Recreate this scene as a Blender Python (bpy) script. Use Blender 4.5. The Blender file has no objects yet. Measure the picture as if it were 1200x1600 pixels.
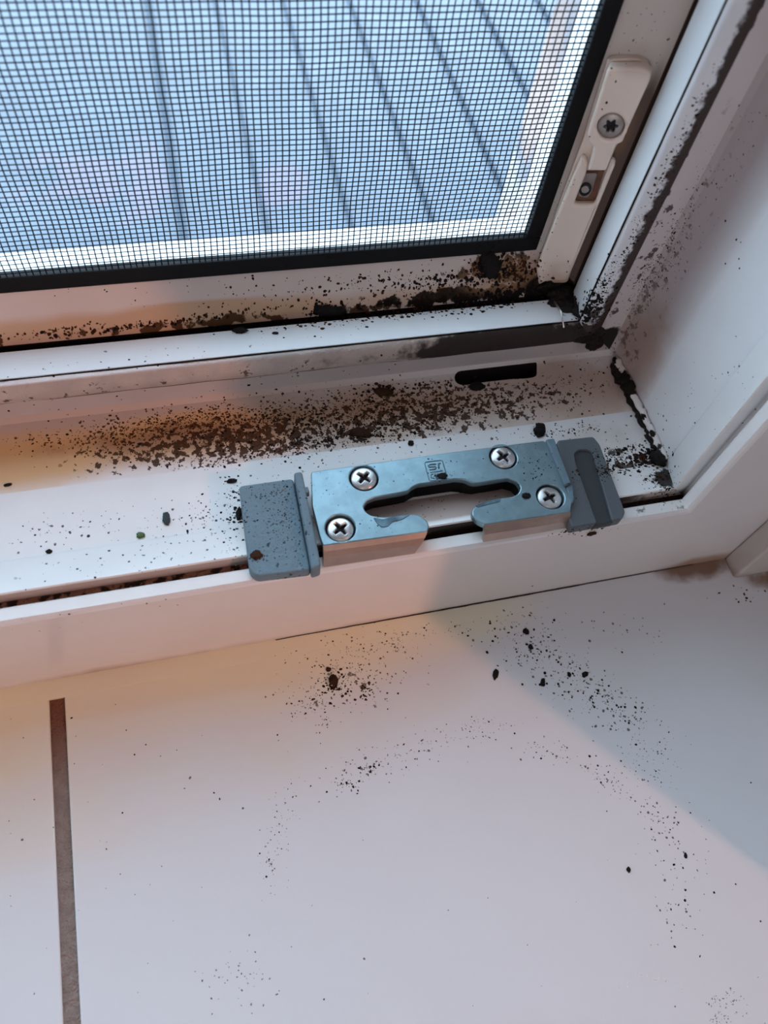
import bpy, bmesh, math, random
from mathutils import Vector, Matrix
from mathutils.bvhtree import BVHTree

# ------------------------------------------------------------------ units: one "u" is 0.22 m
S = 0.22
random.seed(7)
C = bpy.context.scene.collection
scn = bpy.context.scene

# ------------------------------------------------------------------ camera
CAM = Vector((0, 0, 1.1465))
FPX = 1187.34
CV = Matrix(((0.96788973, -0.22743757, 0.10705894),
             (-0.14606173, -0.85545883, -0.49684621),
             (0.20458601, 0.46525513, -0.86120975)))      # world axes in camera axes (x right, y down, z forward)
cam_d = bpy.data.cameras.new('camera')
cam = bpy.data.objects.new('camera', cam_d)
C.objects.link(cam)
Rm = CV.transposed() @ Matrix(((1, 0, 0), (0, -1, 0), (0, 0, -1)))
cam.matrix_world = Matrix.Translation(CAM * S) @ Rm.to_4x4()
cam_d.sensor_fit = 'HORIZONTAL'
cam_d.sensor_width = 36.0
cam_d.lens = FPX / 1200 * 36
cam_d.clip_start = 0.005
cam_d.clip_end = 200
cam_d.dof.use_dof = True
cam_d.dof.focus_distance = 1.12 * S
cam_d.dof.aperture_fstop = 17
scn.camera = cam

# ------------------------------------------------------------------ world, lights, exposure
SKY = (0.62, 0.82, 1.0)
SKY_STRENGTH = 5.6
w = bpy.data.worlds.new('overcast_sky')
scn.world = w
w.use_nodes = True
w.node_tree.nodes['Background'].inputs[0].default_value = (*SKY, 1)
w.node_tree.nodes['Background'].inputs[1].default_value = SKY_STRENGTH

def area(name, loc, target, size, power, col):
    ld = bpy.data.lights.new(name, 'AREA')
    ld.shape = 'DISK' if size < .1 else 'SQUARE'
    ld.size = size
    ld.energy = power
    ld.color = col
    o = bpy.data.objects.new(name, ld)
    C.objects.link(o)
    o.location = Vector(loc) * S
    o.rotation_euler = (Vector(target) - Vector(loc)).to_track_quat('-Z', 'Y').to_euler()
    return o
area('warm_wall_lamp', (5.3, -5.75, 4.2), (0.4, 0.3, 0.1), 0.045, 12.0, (1.0, 0.43, 0.28))
area('ceiling_fill_light', (-1.0, -6.0, 7.9), (-1.0, -6.0, 0), 0.8, 2.0, (1.0, 0.95, 0.94))  # unseen soft fill, added to brighten the room
area('room_fill_light', (-6.0, -13.5, 3.0), (0, 0, 0.2), 1.1, 20.0, (0.98, 0.95, 1.0))  # large soft fill added on the room side for the room-facing faces
scn.view_settings.view_transform = 'Standard'
scn.view_settings.look = 'None'
scn.view_settings.exposure = 0.0
scn.view_settings.gamma = 1.0
scn.view_settings.use_curve_mapping = False

# ------------------------------------------------------------------ helpers
def ray(px, py):
    d = CV.transposed() @ Vector(((px - 600) / FPX, (py - 800) / FPX, 1.0))
    return d
def at_plane(px, py, p0, n):
    d = ray(px, py); n = Vector(n)
    t = (Vector(p0) - CAM).dot(n) / d.dot(n)
    return CAM + d * t
def atz(px, py, z): return at_plane(px, py, (0, 0, z), (0, 0, 1))

def tag(o, label=None, cat=None, group=None, kind=None):
    if label: o['label'] = label
    if cat: o['category'] = cat
    if group: o['group'] = group
    if kind: o['kind'] = kind
    return o
def empty(name, loc=(0, 0, 0)):
    o = bpy.data.objects.new(name, None)
    C.objects.link(o); o.location = Vector(loc) * S
    o.empty_display_size = .01
    return o
SOLID = []      # objects on which the crumbs are dropped
def link(name, me, parent=None, solid=False):
    o = bpy.data.objects.new(name, me)
    C.objects.link(o)
    if parent is not None:
        o.parent = parent
        o.matrix_parent_inverse = Matrix.Translation(parent.location).inverted()
    if solid: SOLID.append(o)
    return o
def mesh_of(name, verts, faces, mats, idx=None, smooth=False):
    me = bpy.data.meshes.new(name)
    me.from_pydata([tuple(Vector(v) * S) for v in verts], [], faces)
    for m in mats: me.materials.append(m)
    if idx: me.polygons.foreach_set('material_index', idx)
    if smooth: me.polygons.foreach_set('use_smooth', [True] * len(me.polygons))
    bm = bmesh.new(); bm.from_mesh(me)
    bmesh.ops.recalc_face_normals(bm, faces=bm.faces)
    bm.to_mesh(me); bm.free()
    me.update()
    return me
def box(name, a, b, m, parent=None, solid=False, bev=0):
    bm = bmesh.new()
    bmesh.ops.create_cube(bm, size=1)
    for v in bm.verts:
        v.co = Vector([((a[i] + b[i]) / 2 + v.co[i] * (b[i] - a[i])) * S for i in range(3)])
    if bev: bmesh.ops.bevel(bm, geom=bm.edges[:], offset=bev * S, segments=2, affect='EDGES', profile=.5)
    me = bpy.data.meshes.new(name); bm.to_mesh(me); bm.free()
    me.materials.append(m)
    return link(name, me, parent, solid)
def slab(name, outlines, frame, lo, hi, bev, m, parent=None, solid=False, res=1):
    """outlines: 2-D loops in the frame (o, e1, e2, n); first is the outside, others are holes; lo..hi along n"""
    o, e1, e2, n = frame
    cu = bpy.data.curves.new(name, 'CURVE'); cu.dimensions = '2D'; cu.fill_mode = 'BOTH'
    for loop in outlines:
        sp = cu.splines.new('POLY'); sp.points.add(len(loop) - 1)
        for i, p in enumerate(loop): sp.points[i].co = (p[0], p[1], 0, 1)
        sp.use_cyclic_u = True
    th = (hi - lo) / 2
    cu.extrude = max(th - bev, 1e-5); cu.bevel_depth = bev; cu.bevel_resolution = res; cu.offset = -bev
    co = bpy.data.objects.new('tmp', cu); C.objects.link(co)
    dg = bpy.context.evaluated_depsgraph_get()
    me = bpy.data.meshes.new_from_object(co.evaluated_get(dg))
    bpy.data.objects.remove(co)
    mid = (hi + lo) / 2
    for v in me.vertices:
        v.co = (o + e1 * v.co.x + e2 * v.co.y + n * (v.co.z + mid)) * S
    me.name = name
    me.materials.clear(); me.materials.append(m)
    bm = bmesh.new(); bm.from_mesh(me)
    bmesh.ops.remove_doubles(bm, verts=bm.verts, dist=1e-7)
    bmesh.ops.recalc_face_normals(bm, faces=bm.faces)
    bm.to_mesh(me); bm.free()
    for p in me.polygons: p.material_index = 0
    return link(name, me, parent, solid)
def circle(c, r, n=28): return [(c[0] + r * math.cos(2 * math.pi * k / n), c[1] + r * math.sin(2 * math.pi * k / n)) for k in range(n)]
def roundpoly(pts, r, seg=4):
    out = []
    n = len(pts)
    for i in range(n):
        p = Vector(pts[i]); a = Vector(pts[i - 1]); b = Vector(pts[(i + 1) % n])
        da = (a - p); db = (b - p)
        rr = min(r, da.length * .45, db.length * .45)
        pa = p + da.normalized() * rr; pb = p + db.normalized() * rr
        for k in range(seg + 1):
            t = k / seg
            q = pa * (1 - t) ** 2 + p * 2 * t * (1 - t) + pb * t ** 2
            out.append((q.x, q.y))
    return out
def tube(name, pts, r, m, parent=None, sides=8, closed=False):
    vs = []; fs = []
    n = len(pts); P = [Vector(p) for p in pts]
    for i, p in enumerate(P):
        a = P[i - 1] if i > 0 or closed else p
        b = P[(i + 1) % n] if i < n - 1 or closed else p
        t = (b - a).normalized()
        up = Vector((0.13, 0.21, 1)) if abs(t.z) < .9 else Vector((1, .1, 0))
        s = t.cross(up).normalized(); q = s.cross(t)
        rr = r[i] if isinstance(r, (list, tuple)) else r
        for k in range(sides):
            an = 2 * math.pi * k / sides
            vs.append(p + s * rr * math.cos(an) + q * rr * math.sin(an))
    for i in range(n if closed else n - 1):
        for k in range(sides):
            j = (i + 1) % n
            fs.append((i * sides + k, i * sides + (k + 1) % sides, j * sides + (k + 1) % sides, j * sides + k))
    if not closed:
        fs.append(tuple(range(sides))[::-1]); fs.append(tuple((n - 1) * sides + k for k in range(sides)))
    return link(name, mesh_of(name, vs, fs, [m], smooth=True), parent)

# ------------------------------------------------------------------ materials
class NT:
    def __init__(s, m):
        m.use_nodes = True; s.t = m.node_tree; s.n = s.t.nodes; s.l = s.t.links
        s.b = s.n['Principled BSDF']
    def node(s, ty, **kw):
        x = s.n.new(ty)
        for k, v in kw.items(): setattr(x, k, v)
        return x
    def put(s, sock, v):
        if hasattr(v, 'is_output') or isinstance(v, bpy.types.NodeSocket): s.l.new(v, sock)
        else: sock.default_value = v
    def math(s, op, a, b=0.0, clamp=False):
        x = s.node('ShaderNodeMath', operation=op); x.use_clamp = clamp
        s.put(x.inputs[0], a); s.put(x.inputs[1], b)
        return x.outputs[0]
    def vmath(s, op, a, b):
        x = s.node('ShaderNodeVectorMath', operation=op)
        s.put(x.inputs[0], a)
        if op == 'SCALE': s.put(x.inputs['Scale'], b)
        else: s.put(x.inputs[1], b)
        return x.outputs[0] if op not in ('LENGTH',) else x.outputs['Value']
    def pos(s):
        g = s.node('ShaderNodeNewGeometry')
        return s.vmath('SCALE', g.outputs['Position'], 1 / S)
    def noise(s, vec, scale, detail=3, rough=.55, dist=0.0):
        x = s.node('ShaderNodeTexNoise'); s.put(x.inputs['Vector'], vec)
        x.inputs['Scale'].default_value = scale; x.inputs['Detail'].default_value = detail
        x.inputs['Roughness'].default_value = rough; x.inputs['Distortion'].default_value = dist
        return x.outputs['Fac']
    def ramp(s, v, a, b, lo=0.0, hi=1.0, smooth=True):
        x = s.node('ShaderNodeMapRange'); x.interpolation_type = 'SMOOTHSTEP' if smooth else 'LINEAR'
        s.put(x.inputs['Value'], v); x.inputs['From Min'].default_value = a; x.inputs['From Max'].default_value = b
        x.inputs['To Min'].default_value = lo; x.inputs['To Max'].default_value = hi
        return x.outputs['Result']
    def mix(s, f, a, b):
        x = s.node('ShaderNodeMix', data_type='RGBA')
        s.put(x.inputs[0], f)
        s.put(x.inputs[6], a if isinstance(a, bpy.types.NodeSocket) else (*a, 1))
        s.put(x.inputs[7], b if isinstance(b, bpy.types.NodeSocket) else (*b, 1))
        return x.outputs[2]

def blobs_mask(t, P, blobs):
    """patch = ((cx,cy,cz),(rx,ry,rz),strength): soft ellipsoid falling to zero at its radius"""
    out = None
    for c, r, k in blobs:
        d = t.vmath('DIVIDE', t.vmath('SUBTRACT', P, tuple(c)), tuple(r))
        v = t.ramp(t.vmath('LENGTH', d, (0, 0, 0)), 1.0, 0.0, 0.0, k)
        out = v if out is None else t.math('MAXIMUM', out, v)
    return out

def material(name, col, rough=.4, metal=0.0, layers=(), bump=None, var=0.0, varscale=6, coat=0.0, rough_var=0.0, spec=.5):
    """layers: (colour, blobs, noise_scale, threshold, softness, blob_gain, detail, opacity)"""
    m = bpy.data.materials.new(name); t = NT(m)
    P = t.pos(); c = col; dark = None
    if var:
        nz = t.noise(P, varscale, 4)
        c = t.mix(t.ramp(nz, .3, .7), tuple(x * (1 - var) for x in col), tuple(min(1, x * (1 + var)) for x in col))
    for L in layers:
        lc, blobs, ns, th, soft, gain, det, op = L
        nz = t.noise(P, ns, det, .6)
        bm_ = blobs_mask(t, P, blobs)
        v = t.math('ADD', nz, t.math('MULTIPLY', bm_, gain))
        f = t.ramp(v, th, th + soft, 0, op)
        f = t.math('MULTIPLY', f, t.ramp(bm_, 0, .22))
        c = t.mix(f, c, lc)
        if sum(lc) < .30: dark = f if dark is None else t.math('MAXIMUM', dark, f)
    if isinstance(c, bpy.types.NodeSocket): t.l.new(c, t.b.inputs['Base Color'])
    else: t.b.inputs['Base Color'].default_value = (*c, 1)
    t.b.inputs['Roughness'].default_value = rough
    if rough_var:
        t.l.new(t.ramp(t.noise(P, 40, 4), .3, .7, rough - rough_var, rough + rough_var), t.b.inputs['Roughness'])
    t.b.inputs['Metallic'].default_value = metal
    t.b.inputs['Specular IOR Level'].default_value = spec
    if dark is not None:
        t.l.new(t.ramp(dark, 0, 1, spec, .06, False), t.b.inputs['Specular IOR Level'])
        t.l.new(t.ramp(dark, 0, 1, rough, .85, False), t.b.inputs['Roughness'])
        if coat: t.l.new(t.ramp(dark, 0, 1, coat, 0, False), t.b.inputs['Coat Weight'])
        if metal: t.l.new(t.ramp(dark, 0, 1, metal, 0, False), t.b.inputs['Metallic'])
    if coat:
        t.b.inputs['Coat Weight'].default_value = coat; t.b.inputs['Coat Roughness'].default_value = .06
    if bump:
        b = t.node('ShaderNodeBump'); b.inputs['Strength'].default_value = bump[1]; b.inputs['Distance'].default_value = bump[2] * S
        t.l.new(t.noise(P, bump[0], 4, .6), b.inputs['Height'])
        t.l.new(b.outputs['Normal'], t.b.inputs['Normal'])
    return m

BLACK = (.010, .007, .006); BROWN = (.045, .018, .008); RUST = (.17, .06, .015); OCHRE = (.50, .25, .07); GREY = (.12, .11, .11)
TAN = (.36, .20, .11)
PVC = (.80, .79, .78)
W = 0.8915                      # a profile point (y, z) of the bottom rail lies at x = W - z on the jamb

# --- frame profile, room side to outside
z_ = lambda h: h + .1465
PR = [  # y, z, name of the face that starts here
 (.4226, -.020, 'front'), (.4226, .217, 'lipedge'), (.4236, .2225, 'lipedge'), (.4268, .2256, 'lip'),
 (.4425, .2256, 'lip'), (.4445, .2240, 'groove'), (.4445, .2135, 'groovefloor'), (.4576, .2135, 'groove'),
 (.4576, .2340, 'ledge'), (.4592, .2360, 'ledge'), (.5135, .2162, 'ledge'), (.5155, .2150, 'ledge'),
 (.5165, .2125, 'rebate'), (.6191, .2140, 'recess'), (.7300, .2215, 'recess'), (.7390, .2260, 'riser'), (.7370, .2780, 'riser'), (.7250, .2790, 'riser'),
 (.7250, .3200, 'ridge'), (.7262, .3218, 'ridge'), (.7780, .3100, 'ridge'), (.7848, .3081, 'gap'),
 (.7870, .2880, 'gap'), (.8010, .2880, 'gap'), (.8029, .3012, 'outer'),
 (.8200, .3360, 'outer'), (.8381, .3654, 'fin'), (.8800, .3654, 'fin'), (.8800, .3350, 'outside'), (.9530, .3300, 'outside'), (.9560, .20, 'outside'),
 (.9560, -.020, 'outside')]

# mould, dirt and some painted shade on the frame faces -------------------------------------------------
def lx(x0, x1, y, z, ry, rz, k=1.0): return (((x0 + x1) / 2, y, z), ((x1 - x0) / 2, ry, rz), k)
mats = {}
mats['front'] = material('white_pvc_front', (.74, .70, .67), .17, layers=[
    (TAN, [((.80, .42, .0), (.20, .08, .045), 1.0), ((-.2, .42, -.005), (1.3, .08, .035), .6)], 6, .55, .5, .55, 3, .75)], var=.02)
mats['lipedge'] = material('white_pvc_edge', (.78, .77, .77), .2, var=.02)
mats['lip'] = material('white_pvc_lip', PVC, .25, var=.02, layers=[
    (GREY, [lx(.45, .80, .434, .226, .04, .03)], 60, .72, .1, .15, 4, .8)])
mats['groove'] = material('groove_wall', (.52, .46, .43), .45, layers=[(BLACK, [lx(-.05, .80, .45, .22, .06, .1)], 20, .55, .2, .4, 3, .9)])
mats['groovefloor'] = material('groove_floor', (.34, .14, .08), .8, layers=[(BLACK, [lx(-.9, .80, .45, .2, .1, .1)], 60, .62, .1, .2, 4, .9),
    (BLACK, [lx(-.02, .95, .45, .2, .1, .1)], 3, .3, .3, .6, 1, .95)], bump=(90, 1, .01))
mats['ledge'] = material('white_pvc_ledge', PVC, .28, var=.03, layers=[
    (BLACK, [lx(-.4, .62, .485, .225, .05, .05, .6)], 85, .70, .03, .06, 2, .85),
    ((.34, .23, .19), [((.31, .508, .225), (.24, .050, .06), 1.6)], 14, .25, .5, .7, 3, .85),  # brown layer paints the plate's shade on the ledge under the slot
    (TAN, [lx(.55, .74, .485, .225, .06, .05)], 30, .62, .2, .2, 5, .8),
    (BLACK, [((.663, .485, .225), (.045, .04, .04), 1.0)], 28, .62, .06, .26, 5, .95)])
mats['rebate'] = material('white_pvc_rebate', (.80, .80, .80), .25, var=.03, layers=[
    (GREY, [lx(-.5, .75, .56, .214, .08, .05, .6)], 70, .72, .06, .08, 3, .7),
    (BLACK, [((.05, .535, .214), (.11, .05, .05), .7)], 70, .66, .04, .15, 3, .9),
    ((.5, .38, .30), [((.60, .56, .214), (.12, .09, .05), 1.0)], 9, .55, .4, .35, 4, .45),
    (BLACK, [((.63, .53, .214), (.085, .035, .05), .9)], 55, .60, .04, .16, 4, .9),
    (BLACK, [((.675, .520, .214), (.028, .026, .05), 1.1)], 30, .6, .06, .5, 4, .97)])
mats['recess'] = material('stained_pvc_recess', (.80, .77, .76), .38, var=.05, layers=[
    ((.58, .44, .37), [lx(-3, .80, .700, .22, .105, .08)], 2, .05, .9, .9, 2, .85),  # wide brown fade: staining plus the ridge's shade painted in
    ((.76, .46, .18), [((-.27, .665, .22), (.27, .065, .06), 1.0), ((-.05, .675, .22), (.28, .055, .06), .9)], 5, .40, .5, .6, 4, .85),
    ((.24, .085, .03), [((-.05, .675, .22), (.26, .045, .06), 1.0), ((.22, .675, .22), (.34, .045, .06), .75)], 9, .55, .4, .5, 5, .75),
    ((.46, .28, .17), [((.25, .665, .22), (.46, .075, .06), 1.4), ((.55, .66, .22), (.30, .10, .06), 1.0)], 8, .35, .6, .5, 4, .70),
    (BROWN, [((.03, .655, .22), (.30, .060, .06), 1.2), ((.33, .665, .22), (.38, .07, .06), 1.0)], 105, .62, .04, .17, 3, .92),
    (BLACK, [((.18, .64, .22), (.20, .04, .06), .9), ((.40, .70, .22), (.16, .03, .05), .8)], 90, .66, .04, .13, 4, .95)])
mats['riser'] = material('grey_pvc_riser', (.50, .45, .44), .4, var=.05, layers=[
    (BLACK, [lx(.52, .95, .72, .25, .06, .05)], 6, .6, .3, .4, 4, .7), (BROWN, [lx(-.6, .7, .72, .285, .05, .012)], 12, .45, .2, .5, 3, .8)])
mats['ridge'] = material('white_pvc_ridge', (.84, .85, .86), .22, var=.02, layers=[
    (BLACK, [((.598, .758, .315), (.075, .06, .05), 1.25)], 22, .62, .06, .45, 5, .97),
    (GREY, [lx(-.4, .5, .755, .315, .05, .05, .6)], 60, .74, .05, .06, 2, .8)])
mats['gap'] = material('black_grime_shade', BLACK, .7, spec=.08, bump=(80, 1, .01))  # near-black colour holds the gap's shade as well as grime
mats['outer'] = material('dirty_pvc_outer', (.66, .57, .53), .3, var=.04, layers=[
    (OCHRE, [lx(-1.0, .7, .812, .315, .03, .03)], 4, .42, .4, .5, 3, .65),
    ((.07, .03, .012), [lx(-.7, .9, .806, .3065, .030, .013, .95)], 34, .585, .05, .17, 4, .95),
    (BLACK, [lx(.12, .75, .808, .312, .03, .018, 1.0)], 34, .585, .05, .24, 5, .97),
    (BLACK, [((.50, .82, .335), (.17, .05, .045), .85), ((.435, .825, .345), (.025, .05, .035), 1.3)], 26, .66, .05, .24, 5, .97),
    (TAN, [((.50, .82, .335), (.13, .05, .05), 1.0)], 8, .5, .3, .4, 3, .6),
    (BLACK, [((.56, .81, .31), (.06, .05, .03), 1.4)], 20, .5, .1, .5, 4, .98)])
mats['fin'] = material('white_outer_fin', (.86, .87, .87), .25)
mats['outside'] = material('white_outer_pvc', (.86, .87, .87), .3)
mats['drain'] = material('dark_drain_hole', (.012, .009, .008), .8, spec=.08)
# jamb versions
mats['j_front'] = material('jamb_front_pvc', (.72, .69, .68), .17, var=.02)
mats['j_lip'] = material('jamb_lip_pvc', PVC, .25, var=.02)
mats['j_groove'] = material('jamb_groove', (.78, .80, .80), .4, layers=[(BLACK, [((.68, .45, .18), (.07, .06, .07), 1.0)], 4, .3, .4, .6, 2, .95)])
mats['j_ledge'] = material('jamb_ledge_pvc', PVC, .25, var=.02)
mats['j_rebate'] = material('jamb_rebate_pvc', (.79, .80, .81), .25, var=.02, layers=[
    (GREY, [((.68, .55, .45), (.08, .09, .3), .6)], 60, .78, .04, .08, 2, .7)])
mats['j_recess'] = material('jamb_recess_pvc', (.79, .79, .80), .35, var=.03, layers=[
    ((.58, .52, .52), [((.665, .715, 1.2), (.3, .115, 3.2), 1.0)], 2, .05, .8, .9, 2, .9),  # mauve fade paints the soft shade towards the seal
    (TAN, [((.68, .68, .30), (.06, .10, .14), 1.0)], 10, .5, .5, .45, 4, .6),
    ((.10, .06, .05), [((.665, .73, .34), (.06, .035, .30), 1.0), ((.665, .71, .26), (.06, .06, .10), .8)], 75, .62, .06, .11, 5, .65),
    (GREY, [((.665, .70, .5), (.06, .06, .5), .8)], 80, .68, .08, .10, 4, .4)])
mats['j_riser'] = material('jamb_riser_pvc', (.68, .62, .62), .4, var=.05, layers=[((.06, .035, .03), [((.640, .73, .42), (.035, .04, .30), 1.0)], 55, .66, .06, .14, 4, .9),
    ((.05, .03, .026), [((.610, .725, .5), (.026, .06, 1.8), 1.6)], 40, .7, .1, .5, 4, .95), (BLACK, [((.63, .73, .25), (.06, .05, .05), 1.3)], 20, .6, .1, .5, 4, .97)])
mats['j_ridge'] = material('jamb_ridge_pvc', (.80, .83, .85), .22, var=.02, layers=[
    (BLACK, [((.583, .755, .315), (.05, .05, .022), 1.2)], 30, .58, .06, .5, 5, .97)])
mats['j_gap'] = material('jamb_gap_dirt_shade', (.06, .035, .028), .7)  # dark colour mixes dirt with painted recess shade
mats['j_outer'] = material('jamb_outer_pvc', (.60, .54, .49), .3, var=.04, layers=[
    ((.10, .055, .04), [((.585, .806, .42), (.030, .022, .30), 1.0)], 8, .42, .3, .45, 4, .85),  # brown strip paints the shade between hinge cover and ridge
    (TAN, [((.55, .82, .58), (.05, .04, .10), 1.0)], 6, .5, .4, .4, 3, .5),
    (BLACK, [((.57, .81, .305), (.05, .05, .035), 1.4)], 20, .5, .1, .5, 4, .98)])

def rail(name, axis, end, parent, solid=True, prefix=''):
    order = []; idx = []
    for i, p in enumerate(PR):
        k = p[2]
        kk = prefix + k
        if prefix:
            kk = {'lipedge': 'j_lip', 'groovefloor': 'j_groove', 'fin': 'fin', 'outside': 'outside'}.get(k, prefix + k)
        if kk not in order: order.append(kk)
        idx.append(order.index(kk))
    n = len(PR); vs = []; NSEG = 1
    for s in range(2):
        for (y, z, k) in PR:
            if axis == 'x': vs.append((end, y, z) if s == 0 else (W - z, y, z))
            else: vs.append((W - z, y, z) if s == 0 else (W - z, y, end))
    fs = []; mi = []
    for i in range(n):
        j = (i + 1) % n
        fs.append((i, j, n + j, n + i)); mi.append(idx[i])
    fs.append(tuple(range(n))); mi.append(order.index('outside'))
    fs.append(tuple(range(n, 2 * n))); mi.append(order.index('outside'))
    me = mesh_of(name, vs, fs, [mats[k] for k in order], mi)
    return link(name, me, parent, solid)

XL = -2.3; ZT = 4.7             # far ends of the window opening
win = tag(empty('window_1', (0.1, .42, 0)), 'white plastic window frame with mouldy corner', kind='structure')
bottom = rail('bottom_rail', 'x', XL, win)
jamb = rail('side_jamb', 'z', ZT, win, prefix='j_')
# drain slot cut through the rebate
cut_px = [(709, 590), (713, 580), (724, 575), (829, 561), (838, 566), (839, 588), (824, 591), (800, 592), (755, 597), (724, 602), (713, 599)]
zz = .2205
zp = [atz(x, y, zz) for x, y in cut_px]
FZ = (Vector((0, 0, 0)), Vector((1, 0, 0)), Vector((0, 1, 0)), Vector((0, 0, 1)))
cut = slab('cutter', [roundpoly([(p.x, min(p.y, .7325)) for p in zp], .006, 2)], FZ, .17, .24, 0.0005, mats['drain'])
md = bottom.modifiers.new('slot', 'BOOLEAN'); md.operation = 'DIFFERENCE'; md.object = cut; md.solver = 'EXACT'
try: md.material_mode = 'TRANSFER'
except Exception: pass
dg = bpy.context.evaluated_depsgraph_get()
nm = bpy.data.meshes.new_from_object(bottom.evaluated_get(dg)); bottom.modifiers.clear()
bottom.data = nm
bpy.data.objects.remove(cut)

# far jamb and head of the same frame (outside the picture, they frame the daylight)
def mirror(src, name, fn):
    me = src.data.copy()
    for v in me.vertices: v.co = fn(v.co)
    me.flip_normals()
    return link(name, me, win)
cx = (W + XL - .1465 + .0) * S
mirror(jamb, 'side_jamb', lambda c: Vector((cx - c.x, c.y, c.z)))
mirror(bottom, 'head_rail', lambda c: Vector((c.x, c.y, ZT * S - c.z)))

# --- gaskets: bulging strips in front of the ridge
m_gask = material('cracked_grey_gasket', (.47, .39, .35), .5, var=.10, varscale=25, bump=(120, .8, .004), layers=[
    ((.80, .84, .88), [lx(-3, .45, .722, .3215, .03, .0062, 1.0)], 3, .42, .12, .5, 3, 1.0),  # pale layer paints a bluish highlight along the gasket top
    ((.14, .07, .05), [lx(-1.5, .7, .716, .283, .03, .006, .8)], 26, .50, .1, .35, 5, .85),
    (BROWN, [lx(-.9, .5, .712, .30, .02, .02, .7)], 75, .66, .02, .10, 5, .8),
    ((.03, .022, .02), [((.50, .715, .30), (.42, .05, .05), 1.35)], 10, .62, .12, .36, 5, .97)])
m_gaskj = material('mouldy_side_gasket', (.74, .75, .78), .45, var=.05, layers=[
    ((.045, .028, .024), [((.608, .718, .5), (.036, .080, 2.4), 1.7)], 60, .78, .26, .50, 4, .97),
    ((.05, .03, .025), [((.60, .72, .3), (.05, .05, .12), 1.2)], 45, .62, .1, .3, 4, .95)])
GP = [(.7256, .3208), (.7215, .3208), (.7160, .3180), (.7122, .3108), (.7108, .3010), (.7122, .2900), (.7165, .2825), (.7240, .2795), (.7256, .2800)]
def gasket(name, axis, end, m):
    n = len(GP); vs = []; fs = []
    K = 40
    rr = random.Random(3)
    for s in range(K + 1):
        t = s / K
        for (y, z) in GP:
            wob = (rr.random() - .5) * .0012 if y < .73 and 0 < s < K else 0
            if axis == 'x': a = end; b = W - z; vs.append((a + (b - a) * t, y + wob, z + wob))
            else: a = z; b = end; vs.append((W - z + wob, y + wob, a + (b - a) * t))
    for s in range(K):
        for i in range(n):
            j = (i + 1) % n
            fs.append((s * n + i, s * n + j, (s + 1) * n + j, (s + 1) * n + i))
    fs.append(tuple(range(n))); fs.append(tuple(K * n + i for i in range(n)))
    o = link(name, mesh_of(name, vs, fs, [m], smooth=True), win, True)
    return o
gasket('bottom_gasket', 'x', -1.4, m_gask)
gasket('side_gasket', 'z', 3.0, m_gaskj)

for nm_, P_ in (('gasket_line', [(-1.4, .7236, .3216), (W - .3216, .7236, .3216)]), ('gasket_line', [(W - .3216, .7236, .3216), (W - .3216, .7236, 3.0)])):
    tube(nm_, P_, .0011, mats['gap'], win, 5)

# --- grimy corner: gasket joint with a bright metal sliver and lumpy mould
m_grime = material('black_corner_grime', (.016, .012, .011), .55, spec=.14, bump=(60, 1, .012), var=.5, varscale=30)
m_metal = material('bright_metal', (.75, .74, .72), .3, 1.0)
def lump(name, c, r, m, parent, seed=0, flat=.5, sub=3, amp=.35, ax=None):
    from mathutils import noise
    bm = bmesh.new(); bmesh.ops.create_icosphere(bm, subdivisions=sub, radius=1)
    c = Vector(c)
    for v in bm.verts:
        d = 1 + amp * noise.noise(v.co * 1.8 + Vector((seed * 7.1, seed * 3.3, 0))) + amp * .5 * noise.noise(v.co * 4.5 + Vector((0, seed, seed)))
        q = v.co * d
        q = Vector((q.x * r[0], q.y * r[1], q.z * r[2]))
        if ax is not None: q = ax @ q
        v.co = (c + q) * S
    me = bpy.data.meshes.new(name); bm.to_mesh(me); bm.free()
    for p in me.polygons: p.use_smooth = True
    me.materials.append(m)
    return link(name, me, parent)
grime = tag(empty('corner_grime', (.58, .76, .3)), 'black wet-looking mould filling the inner corner where the two seals meet', 'mould')
for k, (x, y, z, a, b, c2) in enumerate([(.575, .795, .305, .028, .020, .016), (.597, .765, .300, .018, .030, .018), (.578, .768, .310, .012, .020, .008),
        (.603, .735, .294, .016, .022, .022), (.590, .718, .292, .026, .010, .014), (.612, .722, .272, .012, .012, .016), (.56, .808, .312, .030, .008, .012), (.555, .772, .3105, .016, .014, .005), (.588, .742, .322, .022, .016, .006), (.600, .716, .300, .018, .006, .014), (.618, .718, .270, .012, .006, .010), (.60, .745, .33, .010, .016, .016)]):
    lump('mould_lump', (x, y, z), (a, b, c2), m_grime, grime, seed=k + 1, amp=.3)
p0 = at_plane(865, 474, (0, 0, .318), (0, 0, 1)); p1 = atz(875, 492, .323); p2 = atz(880, 514, .318)
tube('metal_sliver', [p0 + Vector((0, 0, .004)), p1 + Vector((0, 0, .006)), p2 + Vector((0, 0, .003))], .0016, m_metal, grime, 6)

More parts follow.
